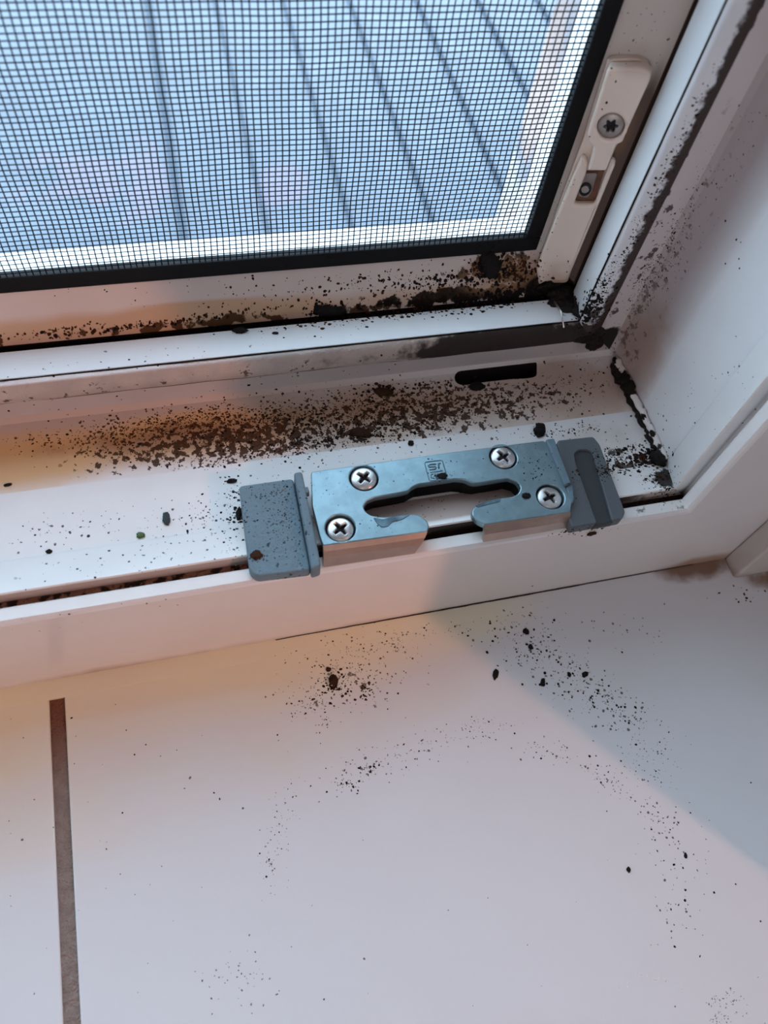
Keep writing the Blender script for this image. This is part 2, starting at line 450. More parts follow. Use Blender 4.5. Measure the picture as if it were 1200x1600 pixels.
# --- welded mitre seam with a lumpy white sealant bead
m_seal = material('white_sealant', (.78, .74, .71), .45, bump=(60, .5, .004), layers=[
    (BLACK, [((.66, .62, .23), (.10, .2, .1), 1.0)], 40, .685, .05, .16, 5, .95)])
bead = tag(empty('sealant_bead', (.665, .62, .22)), 'lumpy off-white sealant bead with black mould down the mitred corner seam', 'sealant')
pts = []; rr_ = []
rnd = random.Random(11)
for i in range(34):
    t = i / 33
    y = .715 + (.518 - .715) * t
    z = .2225 - .009 * t
    pts.append((W - z - .003 + rnd.uniform(-.0015, .0015), y, z + .0065)); rr_.append((.0045 + .003 * abs(math.sin(i * 1.3)) + rnd.uniform(0, .0012)) * (1.35 if t < .3 else 1.0))
tube('bead', pts, [q * .78 for q in rr_], m_seal, bead, 8)
tube('mould_line', [(p[0] + .004 * math.sin(i * .9) * .4, p[1], p[2] - .0075) for i, p in enumerate(pts)], [q * (1.35 - .25 * i / 33) for i, q in enumerate(rr_)], m_grime, bead, 8)
for k, (t, s) in enumerate([(.03, .007), (.21, .013), (.27, .013), (.33, .008), (.60, .006), (.76, .006), (.985, .013)]):
    y = .715 + (.518 - .715) * t; z = .2225 - .009 * t
    lump('mould_lump', (W - z - .005 - (.010 if k > 5 else 0), y, z + .0085), (s * .8, s * 1.3, s * .6), m_grime, bead, seed=k + 20, sub=2, amp=.5)

# ------------------------------------------------------------------ sill: two glazed tiles, grout, sealant wedge
sill = tag(empty('trim_1', (0, .1, 0)), 'glossy white tiled window sill', kind='structure')
TINT_STAIN = [
    ((.97, .86, .50), [((-.10, .42, 0), (.72, .14, .05), 1.0), ((-.45, .40, 0), (.40, .16, .05), .9)], 2.2, .30, .7, .55, 2, .92),  # tile turns yellower towards the frame foot
    ((.84, .74, .62), [((-.20, .36, 0), (.75, .26, .05), .8)], 3, .35, .6, .4, 3, .7),
    ((.20, .085, .03), [((.79, .42, 0), (.10, .04, .04), 1.0), ((.97, .372, 0), (.12, .035, .04), 1.0)], 10, .42, .4, .45, 4, .9)]
m_tile = material('white_glazed_tile', (.765, .79, .82), .16, layers=TINT_STAIN + [
    ((.10, .055, .03), [((.14, .325, 0), (.13, .075, .05), 1.0), ((.19, .30, 0), (.05, .03, .05), 1.0)], 60, .70, .05, .13, 4, .85),
    (GREY, [((.50, .30, 0), (.20, .14, .05), .9), ((.25, .18, 0), (.25, .05, .05), .7), ((.05, .06, 0), (.05, .22, .05), .5)], 70, .74, .05, .10, 4, .6)], coat=.3)
m_grout = material('sandy_grout', (.34, .27, .24), .9, bump=(160, 1, .012), var=.12, varscale=60, layers=[
    ((.24, .08, .04), [((-.276, .41, 0), (.1, .16, .05), 1.0)], 4, .3, .6, .6, 2, .95)])
# grout joint edges, slightly out of square
ja = ((-.2875, .42), (-.2790, -.06)); jb = ((-.2665, .42), (-.2587, -.06))
def jx(e, y):
    (x0, y0), (x1, y1) = e
    return x0 + (x1 - x0) * (y - y0) / (y1 - y0)
YF = -.62; YB = .418
FT = FZ
slab('tile', [[(-1.25, YF), (jx(ja, YF), YF), (jx(ja, YB), YB), (-1.25, YB)]], FT, -.045, 0, .0022, m_tile, sill, True, 2)
slab('tile', [[(jx(jb, YF), YF), (1.0, YF), (1.0, YB), (jx(jb, YB), YB)]], FT, -.045, 0, .0022, m_tile, sill, True, 2)
slab('tile', [[(-2.45, YF), (-1.272, YF), (-1.272, YB), (-2.45, YB)]], FT, -.045, 0, .0022, m_tile, sill, False, 2)
slab('grout_joint', [[(jx(ja, YF) - .003, YF + .004), (jx(jb, YF) + .003, YF + .004), (jx(jb, .397) + .003, .397), (jx(ja, .397) - .003, .397)]], FT, -.04, -.0035, .0005, m_grout, sill, True)
slab('grout_joint', [[(-1.275, YF + .004), (-1.247, YF + .004), (-1.247, .397), (-1.275, .397)]], FT, -.04, -.0035, .0005, m_grout, sill)
# sealant wedge along the frame foot
m_wedge = material('yellow_sealant', (.765, .79, .82), .22, layers=TINT_STAIN + [
    ((.03, .02, .015), [lx(.10, .82, .4222, .008, .004, .006, 1.0)], 5, .40, .10, .35, 3, .95)], coat=.3)
vs = []; fs = []; K = 60
for i in range(K + 1):
    x = -1.6 + (.855 + 1.6) * i / K
    for (y, z) in ((.4226, -.004), (.4226, .0014), (.4150, .0009), (.4050, .0006), (.3940, .0003), (.3935, -.004)):
        vs.append((x, y, z))
for i in range(K):
    for k in range(6):
        j = (k + 1) % 6
        fs.append((i * 6 + k, i * 6 + j, (i + 1) * 6 + j, (i + 1) * 6 + k))
link('sealant_strip', mesh_of('sealant_strip', vs, fs, [m_wedge]), sill, True)

# hairline crack between frame foot and sealant
m_crack = material('dark_joint_line', (.03, .02, .015), .8, spec=.08)
cp = []
for i in range(60):
    t = i / 59
    cp.append((.05 + .74 * t, .4218 - .0004 * rnd.random(), .0016 + rnd.uniform(-.0003, .0006)))
tube('joint_crack', cp, [.0006 + .0012 * (math.sin(3.1 * i / 59) ** 2) * rnd.uniform(.5, 1) for i in range(60)], m_crack, sill, 5)

# ------------------------------------------------------------------ walls
m_wall = material('warm_white_plaster', (.60, .57, .56), .8, bump=(30, .3, .01), var=.03)
m_trim = material('painted_reveal', (.60, .55, .52), .35, layers=[
    ((.25, .11, .04), [((.86, .40, 0), (.08, .08, .03), 1.0)], 8, .5, .4, .4, 3, .6)])
m_out = material('render_outside', (.44, .40, .40), .8, layers=[((.20, .22, .26), [((.58, 1.0, .6), (.3, .3, .9), 1.0)], 9, .60, .12, .12, 2, .8),
    ((.50, .34, .28), [((.58, 1.0, .6), (.3, .3, .9), 1.0)], 6, .62, .12, .10, 2, .6)], bump=(25, .5, .01))
def struct(o, label): return tag(o, label, kind='structure')
tr = struct(box('trim_2', (.8540, .383, 0.0008), (.9995, .4222, ZT), m_trim, solid=True, bev=.0035), 'white painted strip beside the frame at the sill end')
struct(box('wall_right', (1.0, -.45, -4.1), (12, .75, 8), m_wall, solid=False), 'plain room wall right of the window')  # unseen; near corner placed so its shadow edge crosses the tile
struct(box('wall_left', (-14, -.45, -4.1), (-2.46, .956, 8), m_wall), 'plain room wall left of the window')
struct(box('wall_below', (-2.46, -.45, -4.1), (1.0, .75, -.0455), m_wall), 'plain room wall under the sill')
struct(box('wall_above', (-2.46, -.45, ZT), (1.0, .956, 8), m_wall), 'plain room wall over the window')
struct(box('wall_outer', (W + .0205, .4226, -4.1), (12.0, .90, 8), m_wall), 'wall core beside the window')
struct(box('wall_back', (-14, -14.3, -4.1), (12, -14, 8), m_wall), 'back wall of the room')
struct(box('wall_side', (12, -14, -4.1), (12.3, .9, 8), m_wall), 'right side wall of the room')
struct(box('wall_side', (-14.3, -14, -4.1), (-14, .9, 8), m_wall), 'left side wall of the room')
struct(box('ceiling', (-14, -14, 8), (12, .956, 8.3), m_wall), 'ceiling of the room')
struct(box('floor', (-14, -14, -4.3), (12, .75, -4.1), material('floor_boards', (.35, .27, .2), .5)), 'floor of the room')
# outer reveal: guide rail of a shutter and rendered wall
struct(box('trim_3', (.5335, .882, .20), (.60, .945, ZT), mats['outside'], bev=.002), 'white outer frame stop seen through the screen')
struct(box('trim_4', (.5700, .947, .20), (.95, 1.0825, ZT + 1), m_out, bev=.003), 'pinkish grey rendered reveal outside the window')

# ------------------------------------------------------------------ outside: standing seam roof one storey below
m_roof = material('blue_grey_sheet', (.078, .103, .137), .35, .0, var=.10, varscale=.9, layers=[
    ((.14, .11, .15), [((-1.5, 13.5, -9), (3.2, 2.2, 2), 1.0), ((2.2, 13.2, -9), (1.3, 1.6, 2), .9)], 1.3, .60, .12, .22, 3, .65),
    ((.12, .15, .20), [((5, 17, -9), (5, 6, 3), .8)], 1.6, .62, .1, .14, 2, .5)])
m_seam = material('dark_seam', (.012, .03, .055), .5)
roof = tag(empty('roof_outside', (3, 15, -9)), 'blue-grey standing seam roof below, seen through the insect screen', kind='structure')
xs = [.005, .262, .53, .80, 1.085]
k_ = (1.1465 + 9) / 1.6465
sx = [x * k_ for x in xs]
st = 1.66
allx = [sx[0] - 4.2 * i for i in range(4, 0, -1)] + sx + [sx[-1] + st * i for i in range(1, 9)]
pm = None
for i in range(len(allx) - 1):
    a, b = allx[i], allx[i + 1]
    o = box('roof_panel', (a + .03, 1.4, -9.06), (b - .03, 34, -9.0), m_roof, roof)
for i, x in enumerate(allx):
    wd = .080 if i == 4 else .034
    box('standing_seam', (x - wd, 1.4, -9.05), (x + wd, 34, -8.93), m_seam, roof)

# ------------------------------------------------------------------ insect screen
scr = tag(empty('insect_screen', (-.9, .846, .37)), 'black-framed insect screen with fine dark mesh filling the window opening', 'insect screen')
m_blk = material('black_screen_frame', (.008, .008, .009), .55, spec=.14)
m_thr = material('dark_mesh_thread', (.006, .009, .016), .6, spec=.08)
sxl, sxr, szb, szt = XL + .37, .5245, .3660, ZT - .366
fx = .0235; fz = .0250
def bar(nm, a, b): box(nm, a, b, m_blk, scr, True, .002)
bar('frame_bar', (sxl, .8335, szb), (sxr, .849, szb + fz))
bar('frame_bar', (sxl, .8335, szt - fz), (sxr, .849, szt))
bar('frame_bar', (sxr - fx, .8336, szb + fz), (sxr, .849, szt - fz))
bar('frame_bar', (sxl, .8336, szb + fz), (sxl + fx, .849, szt - fz))
def threads():
    vs = []; fs = []
    r0 = .00086; r = random.Random(5)
    px_, pz_ = .00825, .00715
    ym = .8385
    def wav(a, b): return .0007 * math.sin(a * 9 + b * 23) + .0005 * math.sin(a * 31 + b * 7)
    def strand(pts, along):
        base = len(vs)
        for (x, z, y) in pts:
            if along == 'z':
                vs.extend([(x - r0, y, z), (x, y - r0, z), (x + r0, y, z), (x, y + r0, z)])
            else:
                vs.extend([(x, y, z - r0), (x, y - r0, z), (x, y, z + r0), (x, y + r0, z)])
        for i in range(len(pts) - 1):
            for k in range(4):
                a = base + i * 4 + k; b = base + i * 4 + (k + 1) % 4
                fs.append((a, b, b + 4, a + 4))
    x = .4975
    while x > sxl + .02:
        near = x > -.8
        n = 60 if near else 12
        j = r.uniform(-.0004, .0004)
        pts = []
        for i in range(n + 1):
            z = (szb + .02) + (szt - szb - .04) * ((i / n) ** (2 if near else 1))
            pts.append((x + j + wav(x, z * 2), z, ym - .0006))
        strand(pts, 'z'); x -= px_
    z = szb + fz + .003
    while z < szt - .02:
        near = z < 1.4
        n = 50 if near else 10
        j = r.uniform(-.0004, .0004)
        pts = []
        for i in range(n + 1):
            xx = (sxr - .02) + (sxl + .02 - sxr + .02) * i / n
            pts.append((xx, z + j + wav(xx * 1.4, z), ym + .0006))
        strand(pts, 'x'); z += pz_
    return vs, fs
vs, fs = threads()
tag(link('mesh_fabric', mesh_of('mesh_fabric', vs, fs, [m_thr]), scr), kind='stuff')

# ------------------------------------------------------------------ striker plate on the bottom rail
keep = tag(empty('striker_plate', (.31, .50, .22)), 'zinc-plated lock striker plate with grey end blocks screwed on the bottom rail', 'striker plate')
m_zinc = material('zinc_plate', (.25, .37, .42), .38, .8, var=.10, varscale=45, bump=(220, .12, .002), layers=[
    ((.05, .09, .12), [((.3, .5, .25), (.3, .1, .1), .6)], 110, .71, .04, .05, 3, .8)])
m_zincf = material('zinc_plate_flange', (.52, .41, .35), .35, .75, var=.08, varscale=30)  # same zinc, with a warm reflection put into its colour
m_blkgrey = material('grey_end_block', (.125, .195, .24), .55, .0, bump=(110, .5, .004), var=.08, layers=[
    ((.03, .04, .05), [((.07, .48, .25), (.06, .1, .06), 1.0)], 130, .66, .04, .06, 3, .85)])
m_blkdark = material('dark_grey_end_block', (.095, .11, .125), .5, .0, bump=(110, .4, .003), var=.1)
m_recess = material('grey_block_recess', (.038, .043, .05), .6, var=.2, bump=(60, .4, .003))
ZP = .252
def P2(pxs, z): return [tuple(atz(x, y, z).xy) for x, y in pxs]
top_px = [(486, 737), (700, 707), (850, 688), (862, 700), (880, 752), (893, 783), (892, 800),
          (757, 820), (745, 814), (737, 804), (738, 795), (747, 788), (783, 778), (800, 776), (810, 771), (814, 762), (808, 752), (795, 747),
          (745, 755), (736, 754), (726, 749), (712, 748), (652, 757), (644, 761), (638, 767), (626, 770), (586, 777), (574, 782), (568, 791), (571, 799), (579, 805),
          (600, 808), (640, 803), (656, 805), (667, 813), (671, 822), (668, 831),
          (505, 853), (500, 838), (488, 790)]
outer = roundpoly(P2(top_px, ZP), .003, 2)
scr_px = [(568.5, 747.5), (786, 714.5), (532, 825.5), (859.5, 776)]
sc = [tuple(atz(x, y, ZP - .001).xy) for x, y in scr_px]
# squared up about the plate's middle
mx = (sc[0][0] + sc[1][0] + sc[2][0] + sc[3][0]) / 4
SR = .0178
slab('plate', [outer] + [circle(c, SR * 1.16) for c in sc], FZ, ZP - .011, ZP, .0018, m_zinc, keep, True, 2)
# flange: bent down to the lip on each side of the mouth
def flange(px_top, px_bot, nm='flange'):
    A = [atz(x, y, ZP - .0005) for x, y in px_top]; B = [atz(x, y, .2268) for x, y in px_bot]
    rows = []
    n = len(A)
    vs = []; fs = []
    for t, zc in ((0, 0), (.22, .004), (.5, .0045), (1, 0)):
        for a, b in zip(A, B):
            p = a.lerp(b, t); vs.append((p.x, p.y - zc * .5, p.z + zc * .2))
    m_ = len(vs)
    for v in vs[:]: vs.append((v[0], v[1] + .006, v[2] - .004))
    for r in range(3):
        for i in range(n - 1):
            a = r * n + i
            fs.append((a, a + 1, a + n + 1, a + n)); fs.append((m_ + a, m_ + a + n, m_ + a + n + 1, m_ + a + 1))
    for r in range(3):
        for i in (0, n - 1):
            a = r * n + i; fs.append((a, a + n, m_ + a + n, m_ + a))
    for i in range(n - 1):
        fs.append((i, i + 1, m_ + i + 1, m_ + i)); a = 3 * n + i; fs.append((a, a + 1, m_ + a + 1, m_ + a))
    link(nm, mesh_of(nm, vs, fs, [m_zincf], smooth=False), keep, True)
flange([(505, 853), (560, 846), (620, 838), (668, 831)], [(505, 886), (560, 878), (615, 870), (648, 865)])
flange([(757, 820), (800, 814), (850, 807), (892, 800)], [(755, 847), (800, 840), (845, 832), (884, 823)])
# dark base under the plate (its rear wall and feet)
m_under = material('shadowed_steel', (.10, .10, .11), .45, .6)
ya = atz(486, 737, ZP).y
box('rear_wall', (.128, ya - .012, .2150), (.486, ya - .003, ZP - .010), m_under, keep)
m_inner = material('black_slot_shade', (.012, .011, .012), .7, spec=.1)  # black strip added to stand for the shade inside the slot
wl = P2([(568, 791), (574, 782), (586, 777), (626, 770), (638, 767), (644, 761), (652, 757), (712, 748), (726, 749), (736, 754), (745, 755), (795, 747), (808, 752), (814, 762)], ZP)
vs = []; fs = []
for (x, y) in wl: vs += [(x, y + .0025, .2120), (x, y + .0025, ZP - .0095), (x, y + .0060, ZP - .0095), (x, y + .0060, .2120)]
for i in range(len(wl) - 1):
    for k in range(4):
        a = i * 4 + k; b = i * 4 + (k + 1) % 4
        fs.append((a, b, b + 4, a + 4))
link('slot_shade_wall', mesh_of('slot_shade_wall', vs, fs, [m_inner]), keep)
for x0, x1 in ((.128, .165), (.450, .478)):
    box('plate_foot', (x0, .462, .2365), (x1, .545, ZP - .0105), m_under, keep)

# screws ---------------------------------------------------------------------------
m_screw = material('nickel_screw', (.62, .62, .62), .3, .85, layers=[((.05, .05, .05), [((.3, .5, .25), (.4, .3, .3), .6)], 120, .68, .04, .05, 3, .7)])
m_socket = material('dirty_screw_recess', (.03, .03, .035), .7, spec=.08)
def screw_mesh(kind):
    bm = bmesh.new()
    NR, NA = 22, 72
    def mask(x, y):
        if kind == 'cross':
            a = .15; L = .60
            d = min(max(abs(x) - L, abs(y) - a * (1.25 - abs(x))), max(abs(y) - L, abs(x) - a * (1.25 - abs(y))))
            d = min(d, math.hypot(x, y) - .21)
        else:
            an = math.atan2(y, x); d = math.hypot(x, y) - (.46 + .10 * math.cos(6 * an))
        return max(0, min(1, .5 - d / .07))
    rings = []
    cv = bm.verts.new((0, 0, -.35))
    for i in range(1, NR + 1):
        r = i / NR; ring = []
        for k in range(NA):
            an = 2 * math.pi * k / NA; x = r * math.cos(an); y = r * math.sin(an)
            z = .16 * (1 - r ** 2.6) - (.05 if r > .93 else 0)
            z -= .45 * mask(x, y)
            ring.append(bm.verts.new((x, y, z)))
        rings.append(ring)
    low = [bm.verts.new((.98 * math.cos(2 * math.pi * k / NA), .98 * math.sin(2 * math.pi * k / NA), -.5)) for k in range(NA)]
    for k in range(NA): bm.faces.new((cv, rings[0][k], rings[0][(k + 1) % NA]))
    allr = rings + [low]
    for i in range(len(allr) - 1):
        for k in range(NA):
            bm.faces.new((allr[i][k], allr[i + 1][k], allr[i + 1][(k + 1) % NA], allr[i][(k + 1) % NA]))
    for f in bm.faces:
        c = f.calc_center_median()
        f.material_index = 1 if mask(c.x, c.y) > .6 else 0
        f.smooth = True
    me = bpy.data.meshes.new('screw_' + kind); bm.to_mesh(me); bm.free()
    me.materials.append(m_screw if kind == 'cross' else m_screw2); me.materials.append(m_socket)
    return me
m_screw2 = material('dull_steel_screw', (.40, .36, .33), .42, .7, var=.1, varscale=60)
cm = screw_mesh('cross'); tm = screw_mesh('star')
def place(me, name, c, e1, e2, n, r, ang, parent):
    o = link(name, me, parent)
    a = e1 * math.cos(ang) + e2 * math.sin(ang); b = -e1 * math.sin(ang) + e2 * math.cos(ang)
    M = Matrix((a, b, n)).transposed().to_4x4()
    M.translation = Vector(c) * S
    o.matrix_world = M @ Matrix.Scale(r * S, 4)
    return o
for (c, ang, dz) in zip(sc, (.75, .45, .55, .35), (0, 0, -.003, -.003)):
    place(cm, 'screw', (c[0], c[1], ZP + dz), FZ[1], FZ[2], FZ[3], SR, ang, keep)
    disc = slab('screw_hole', [circle(c, SR * 1.15)], FZ, ZP - .0105, ZP - .0085, .0001, m_socket, keep)

# end blocks ------------------------------------------------------------------------
ZB = .2450
lb = roundpoly(P2([(373, 759), (458, 747), (486, 891), (400, 901), (389, 890)], ZB), .006, 4)
slab('end_block', [lb], FZ, .2262, ZB, .003, m_blkgrey, keep, True, 3)
ZR = .2580
lr_ = roundpoly(P2([(459, 738), (472, 736), (502, 884), (487, 889)], ZR), .004, 4)
slab('block_rib', [lr_], FZ, .2270, ZR, .003, m_blkgrey, keep, True, 3)
slab('block_lug', [roundpoly(P2([(472, 760), (481, 758), (484, 767), (475, 769)], ZR), .0015, 2)], FZ, ZP - .009, ZR - .003, .001, m_blkgrey, keep)
rb_px = [(871, 688), (927, 682), (937, 694), (977, 800), (973, 810), (957, 813), (926, 706), (917, 702), (905, 702), (897, 708), (899, 722), (933, 817), (893, 824), (884, 790)]
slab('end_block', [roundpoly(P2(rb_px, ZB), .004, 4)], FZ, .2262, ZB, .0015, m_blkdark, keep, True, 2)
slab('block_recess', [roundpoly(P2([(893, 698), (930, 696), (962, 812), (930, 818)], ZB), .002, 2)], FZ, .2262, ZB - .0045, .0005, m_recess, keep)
slab('block_rib', [roundpoly(P2([(853, 686), (866, 684), (893, 754), (883, 758)], ZR), .003, 3)], FZ, .2270, ZR, .0025, m_blkgrey, keep, True, 3)
slab('block_rib', [roundpoly(P2([(884, 759), (895, 757), (898, 782), (893, 788)], ZB + .008), .003, 3)], FZ, .2270, ZB + .008, .002, m_blkgrey, keep, True, 2)
# stamped maker's square with its letters
m_mark = material('stamped_line', (.10, .17, .21), .5, .4)
def markline(pl, closed=False, r=.0007):
    pts3 = [atz(x, y, ZP + .0001) for x, y in pl]
    return tube('stamped_mark', pts3, r, m_mark, keep, 5, closed)
zx = lambda X, Y: (640 + X / 12, 700 + Y / 12)
sq = [zx(*p) for p in [(300, 265), (580, 232), (615, 245), (700, 520), (685, 600), (390, 615), (365, 595), (283, 295)]]
markline(sq, True, .0008)
markline([zx(*p) for p in [(495, 300), (370, 312), (350, 335), (365, 360), (480, 350), (500, 368), (485, 395), (370, 412)]], r=.0011)
markline([zx(*p) for p in [(540, 290), (548, 385)]], r=.0012)
markline([zx(*p) for p in [(548, 290), (582, 290)]], r=.0010)
markline([zx(*p) for p in [(385, 460), (625, 430)]])
markline([zx(*p) for p in [(440, 490), (405, 500), (410, 560), (455, 570)]], r=.0009)
markline([zx(*p) for p in [(480, 480), (500, 545), (530, 475)]], r=.0009)
# peeled blister on the left tongue
m_peel = material('peeled_zinc', (.10, .17, .21), .45, .6, var=.4, varscale=60)
pl = roundpoly(P2([(583, 809), (598, 812), (611, 808), (640, 805), (628, 812), (613, 816), (606, 823), (596, 824), (589, 818)], ZP), .002, 2)
slab('peeled_patch', [pl], FZ, ZP - .001, ZP + .0012, .0004, m_peel, keep)
pl = roundpoly(P2([(742, 790), (768, 782), (783, 778), (781, 784), (765, 788), (746, 793)], ZP), .002, 2)
slab('peeled_patch', [pl], FZ, ZP - .001, ZP + .0008, .0003, m_peel, keep)

# ------------------------------------------------------------------ screen clip on the jamb
A3 = Vector((.5903, .8029, 0)); n3 = Vector((-.480, -.877, 0)).normalized()
e1 = Vector((.877, -.480, 0)).normalized(); e2 = Vector((0, 0, 1))
clip = tag(empty('hinge_cover', (.56, .81, .45)), 'cream metal and plastic hinge cover with star-head screw on the side jamb', 'hinge cover')
m_cream = material('cream_metal', (.83, .70, .60), .33, var=.03, layers=[
    (TAN, [((.56, .81, .34), (.06, .06, .08), 1.0), ((.55, .8, .68), (.05, .05, .04), .8)], 8, .5, .4, .4, 3, .6)])
def F3(off): return (A3 + n3 * off, e1, e2, n3)
def Q(pxs, off):
    fr = F3(off); out = []
    for x, y in pxs:
        p = at_plane(x, y, fr[0], n3) - fr[0]
        out.append((p.dot(e1), p.dot(e2)))
    return out
zc = lambda X, Y: (800 + X / 4, 60 + Y / 4)
def clip_slab(nm, pxs, lo, hi, bev, rad, m=m_cream, solid=True, holes=[]):
    loop = roundpoly(Q(pxs, hi), rad, 3)
    return slab(nm, [loop] + holes, (A3, e1, e2, n3), lo, hi, bev, m, clip, solid, 3)
base_px = [zc(*p) for p in [(592, 140), (625, 130), (795, 125), (862, 175), (845, 260), (640, 700), (345, 1530), (170, 1530), (150, 1440), (300, 1010), (440, 640)]]
clip_slab('back_plate', base_px, .0012, .012, .002, .006)
up_px = [zc(*p) for p in [(600, 185), (800, 182), (835, 195), (872, 215), (862, 265), (705, 612), (690, 655), (652, 668), (586, 832), (472, 832), (510, 680), (480, 655), (468, 600)]]
chole = Q([(954, 199)], .030)[0]
clip_slab('upper_plate', up_px, .013, .030, .0040, .004, holes=[circle(chole, .0170)])
slab('screw_seat', [circle(chole, .0180)], (A3, e1, e2, n3), .0125, .0165, .0004, m_socket, clip)
low_px = [zc(*p) for p in [(430, 748), (456, 755), (472, 790), (462, 850), (384, 1042), (512, 1042), (590, 835), (612, 765), (640, 768), (645, 795), (345, 1522), (215, 1520), (165, 1548), (148, 1440), (262, 1150), (330, 980)]]
clip_slab('lower_cover', low_px, .013, .026, .0045, .005)
m_rust = material('rusty_pocket', (.16, .075, .04), .6, var=.3, varscale=40)
clip_slab('pocket_floor', [zc(*p) for p in [(450, 830), (578, 830), (508, 1040), (386, 1040)]], .0122, .0145, .0004, .001, m_rust, False)
m_arm = material('grey_hinge_arm', (.26, .22, .20), .5, .4, var=.2, varscale=50)
clip_slab('hinge_arm', [zc(*p) for p in [(455, 845), (535, 845), (500, 960), (470, 1000), (412, 985), (420, 930)]], .0145, .018, .001, .003, m_arm, False)
# adjusting screw ring
c_ = Q([zc(457, 945)], .020)[0]
fr = F3(0)
cc = A3 + e1 * c_[0] + e2 * c_[1] + n3 * .0195
tube('adjusting_ring', [cc + e1 * .0066 * math.cos(a) + e2 * .0088 * math.sin(a) for a in [2 * math.pi * k / 20 for k in range(20)]], .0016, m_socket, clip, 6, True)
slab('adjusting_screw', [circle(c_, .0055, 20)], (A3, e1, e2, n3), .017, .0205, .0008, m_screw2, clip, False, 2)
c_ = Q([(954, 199)], .031)[0]
tag(place(tm, 'star_screw', A3 + e1 * c_[0] + e2 * c_[1] + n3 * .0272, e1, e2, n3, .0160, .3, clip), 'dull steel star-head screw')

# ------------------------------------------------------------------ crumbs and specks
dg = bpy.context.evaluated_depsgraph_get(); dg.update()
bv = []; bf = []
for o in SOLID:
    M = o.matrix_world; base = len(bv)
    bv += [M @ v.co for v in o.data.vertices]
    bf += [tuple(base + i for i in p.vertices) for p in o.data.polygons]
tree = BVHTree.FromPolygons(bv, bf)
def drop(px, py):
    d = ray(px, py).normalized()
    h, n, i, dist = tree.ray_cast(CAM * S, d)
    if h is None: return None
    if n.dot(d) > 0: n = -n
    return h, n, dist
m_sp = [material('black_speck', (.012, .010, .010), .8, spec=.08), material('brown_speck', (.055, .022, .010), .8, spec=.08), material('grey_speck', (.17, .15, .15), .8),
        material('rust_speck', (.13, .05, .018), .8, spec=.08), material('blue_black_speck', (.015, .028, .04), .7)]
def specks(name, label, clusters, seed=1):
    r = random.Random(seed); vs = []; fs = []; mi = []
    for (cx_, cy_, sx_, sy_, ang, n, r0, r1, tones, shape) in clusters:
        ca, sa = math.cos(math.radians(ang)), math.sin(math.radians(ang))
        for _ in range(n):
            if shape == 'g': a, b = r.gauss(0, .5), r.gauss(0, .5)
            else: a, b = r.uniform(-1, 1), r.uniform(-1, 1)
            a *= sx_; b *= sy_
            q = drop(cx_ + a * ca + b * sa, cy_ - a * sa + b * ca)
            if q is None: continue
            h, nn, dist = q
            rad = (r0 + (r1 - r0) * r.random() ** 2.5) / FPX * dist
            t = nn.orthogonal().normalized(); s = nn.cross(t)
            th0 = r.uniform(0, 6.28); el = r.uniform(.5, 1)
            base = len(vs); K = 6
            for k in range(K):
                th = 2 * math.pi * k / K; q1 = rad * math.cos(th) * r.uniform(.75, 1.2); q2 = rad * el * math.sin(th) * r.uniform(.75, 1.2)
                vs.append(h + (t * math.cos(th0) + s * math.sin(th0)) * q1 + (s * math.cos(th0) - t * math.sin(th0)) * q2 - nn * rad * .05)
            vs.append(h + nn * rad * r.uniform(.25, .6))
            tone = tones[r.randrange(len(tones))]
            for k in range(K): fs.append((base + k, base + (k + 1) % K, base + K)); mi.append(tone)
    me = bpy.data.meshes.new(name); me.from_pydata(vs, [], fs)
    for m in m_sp: me.materials.append(m)
    me.polygons.foreach_set('material_index', mi); me.update()
    return tag(link(name, me), label, 'dirt', kind='stuff')
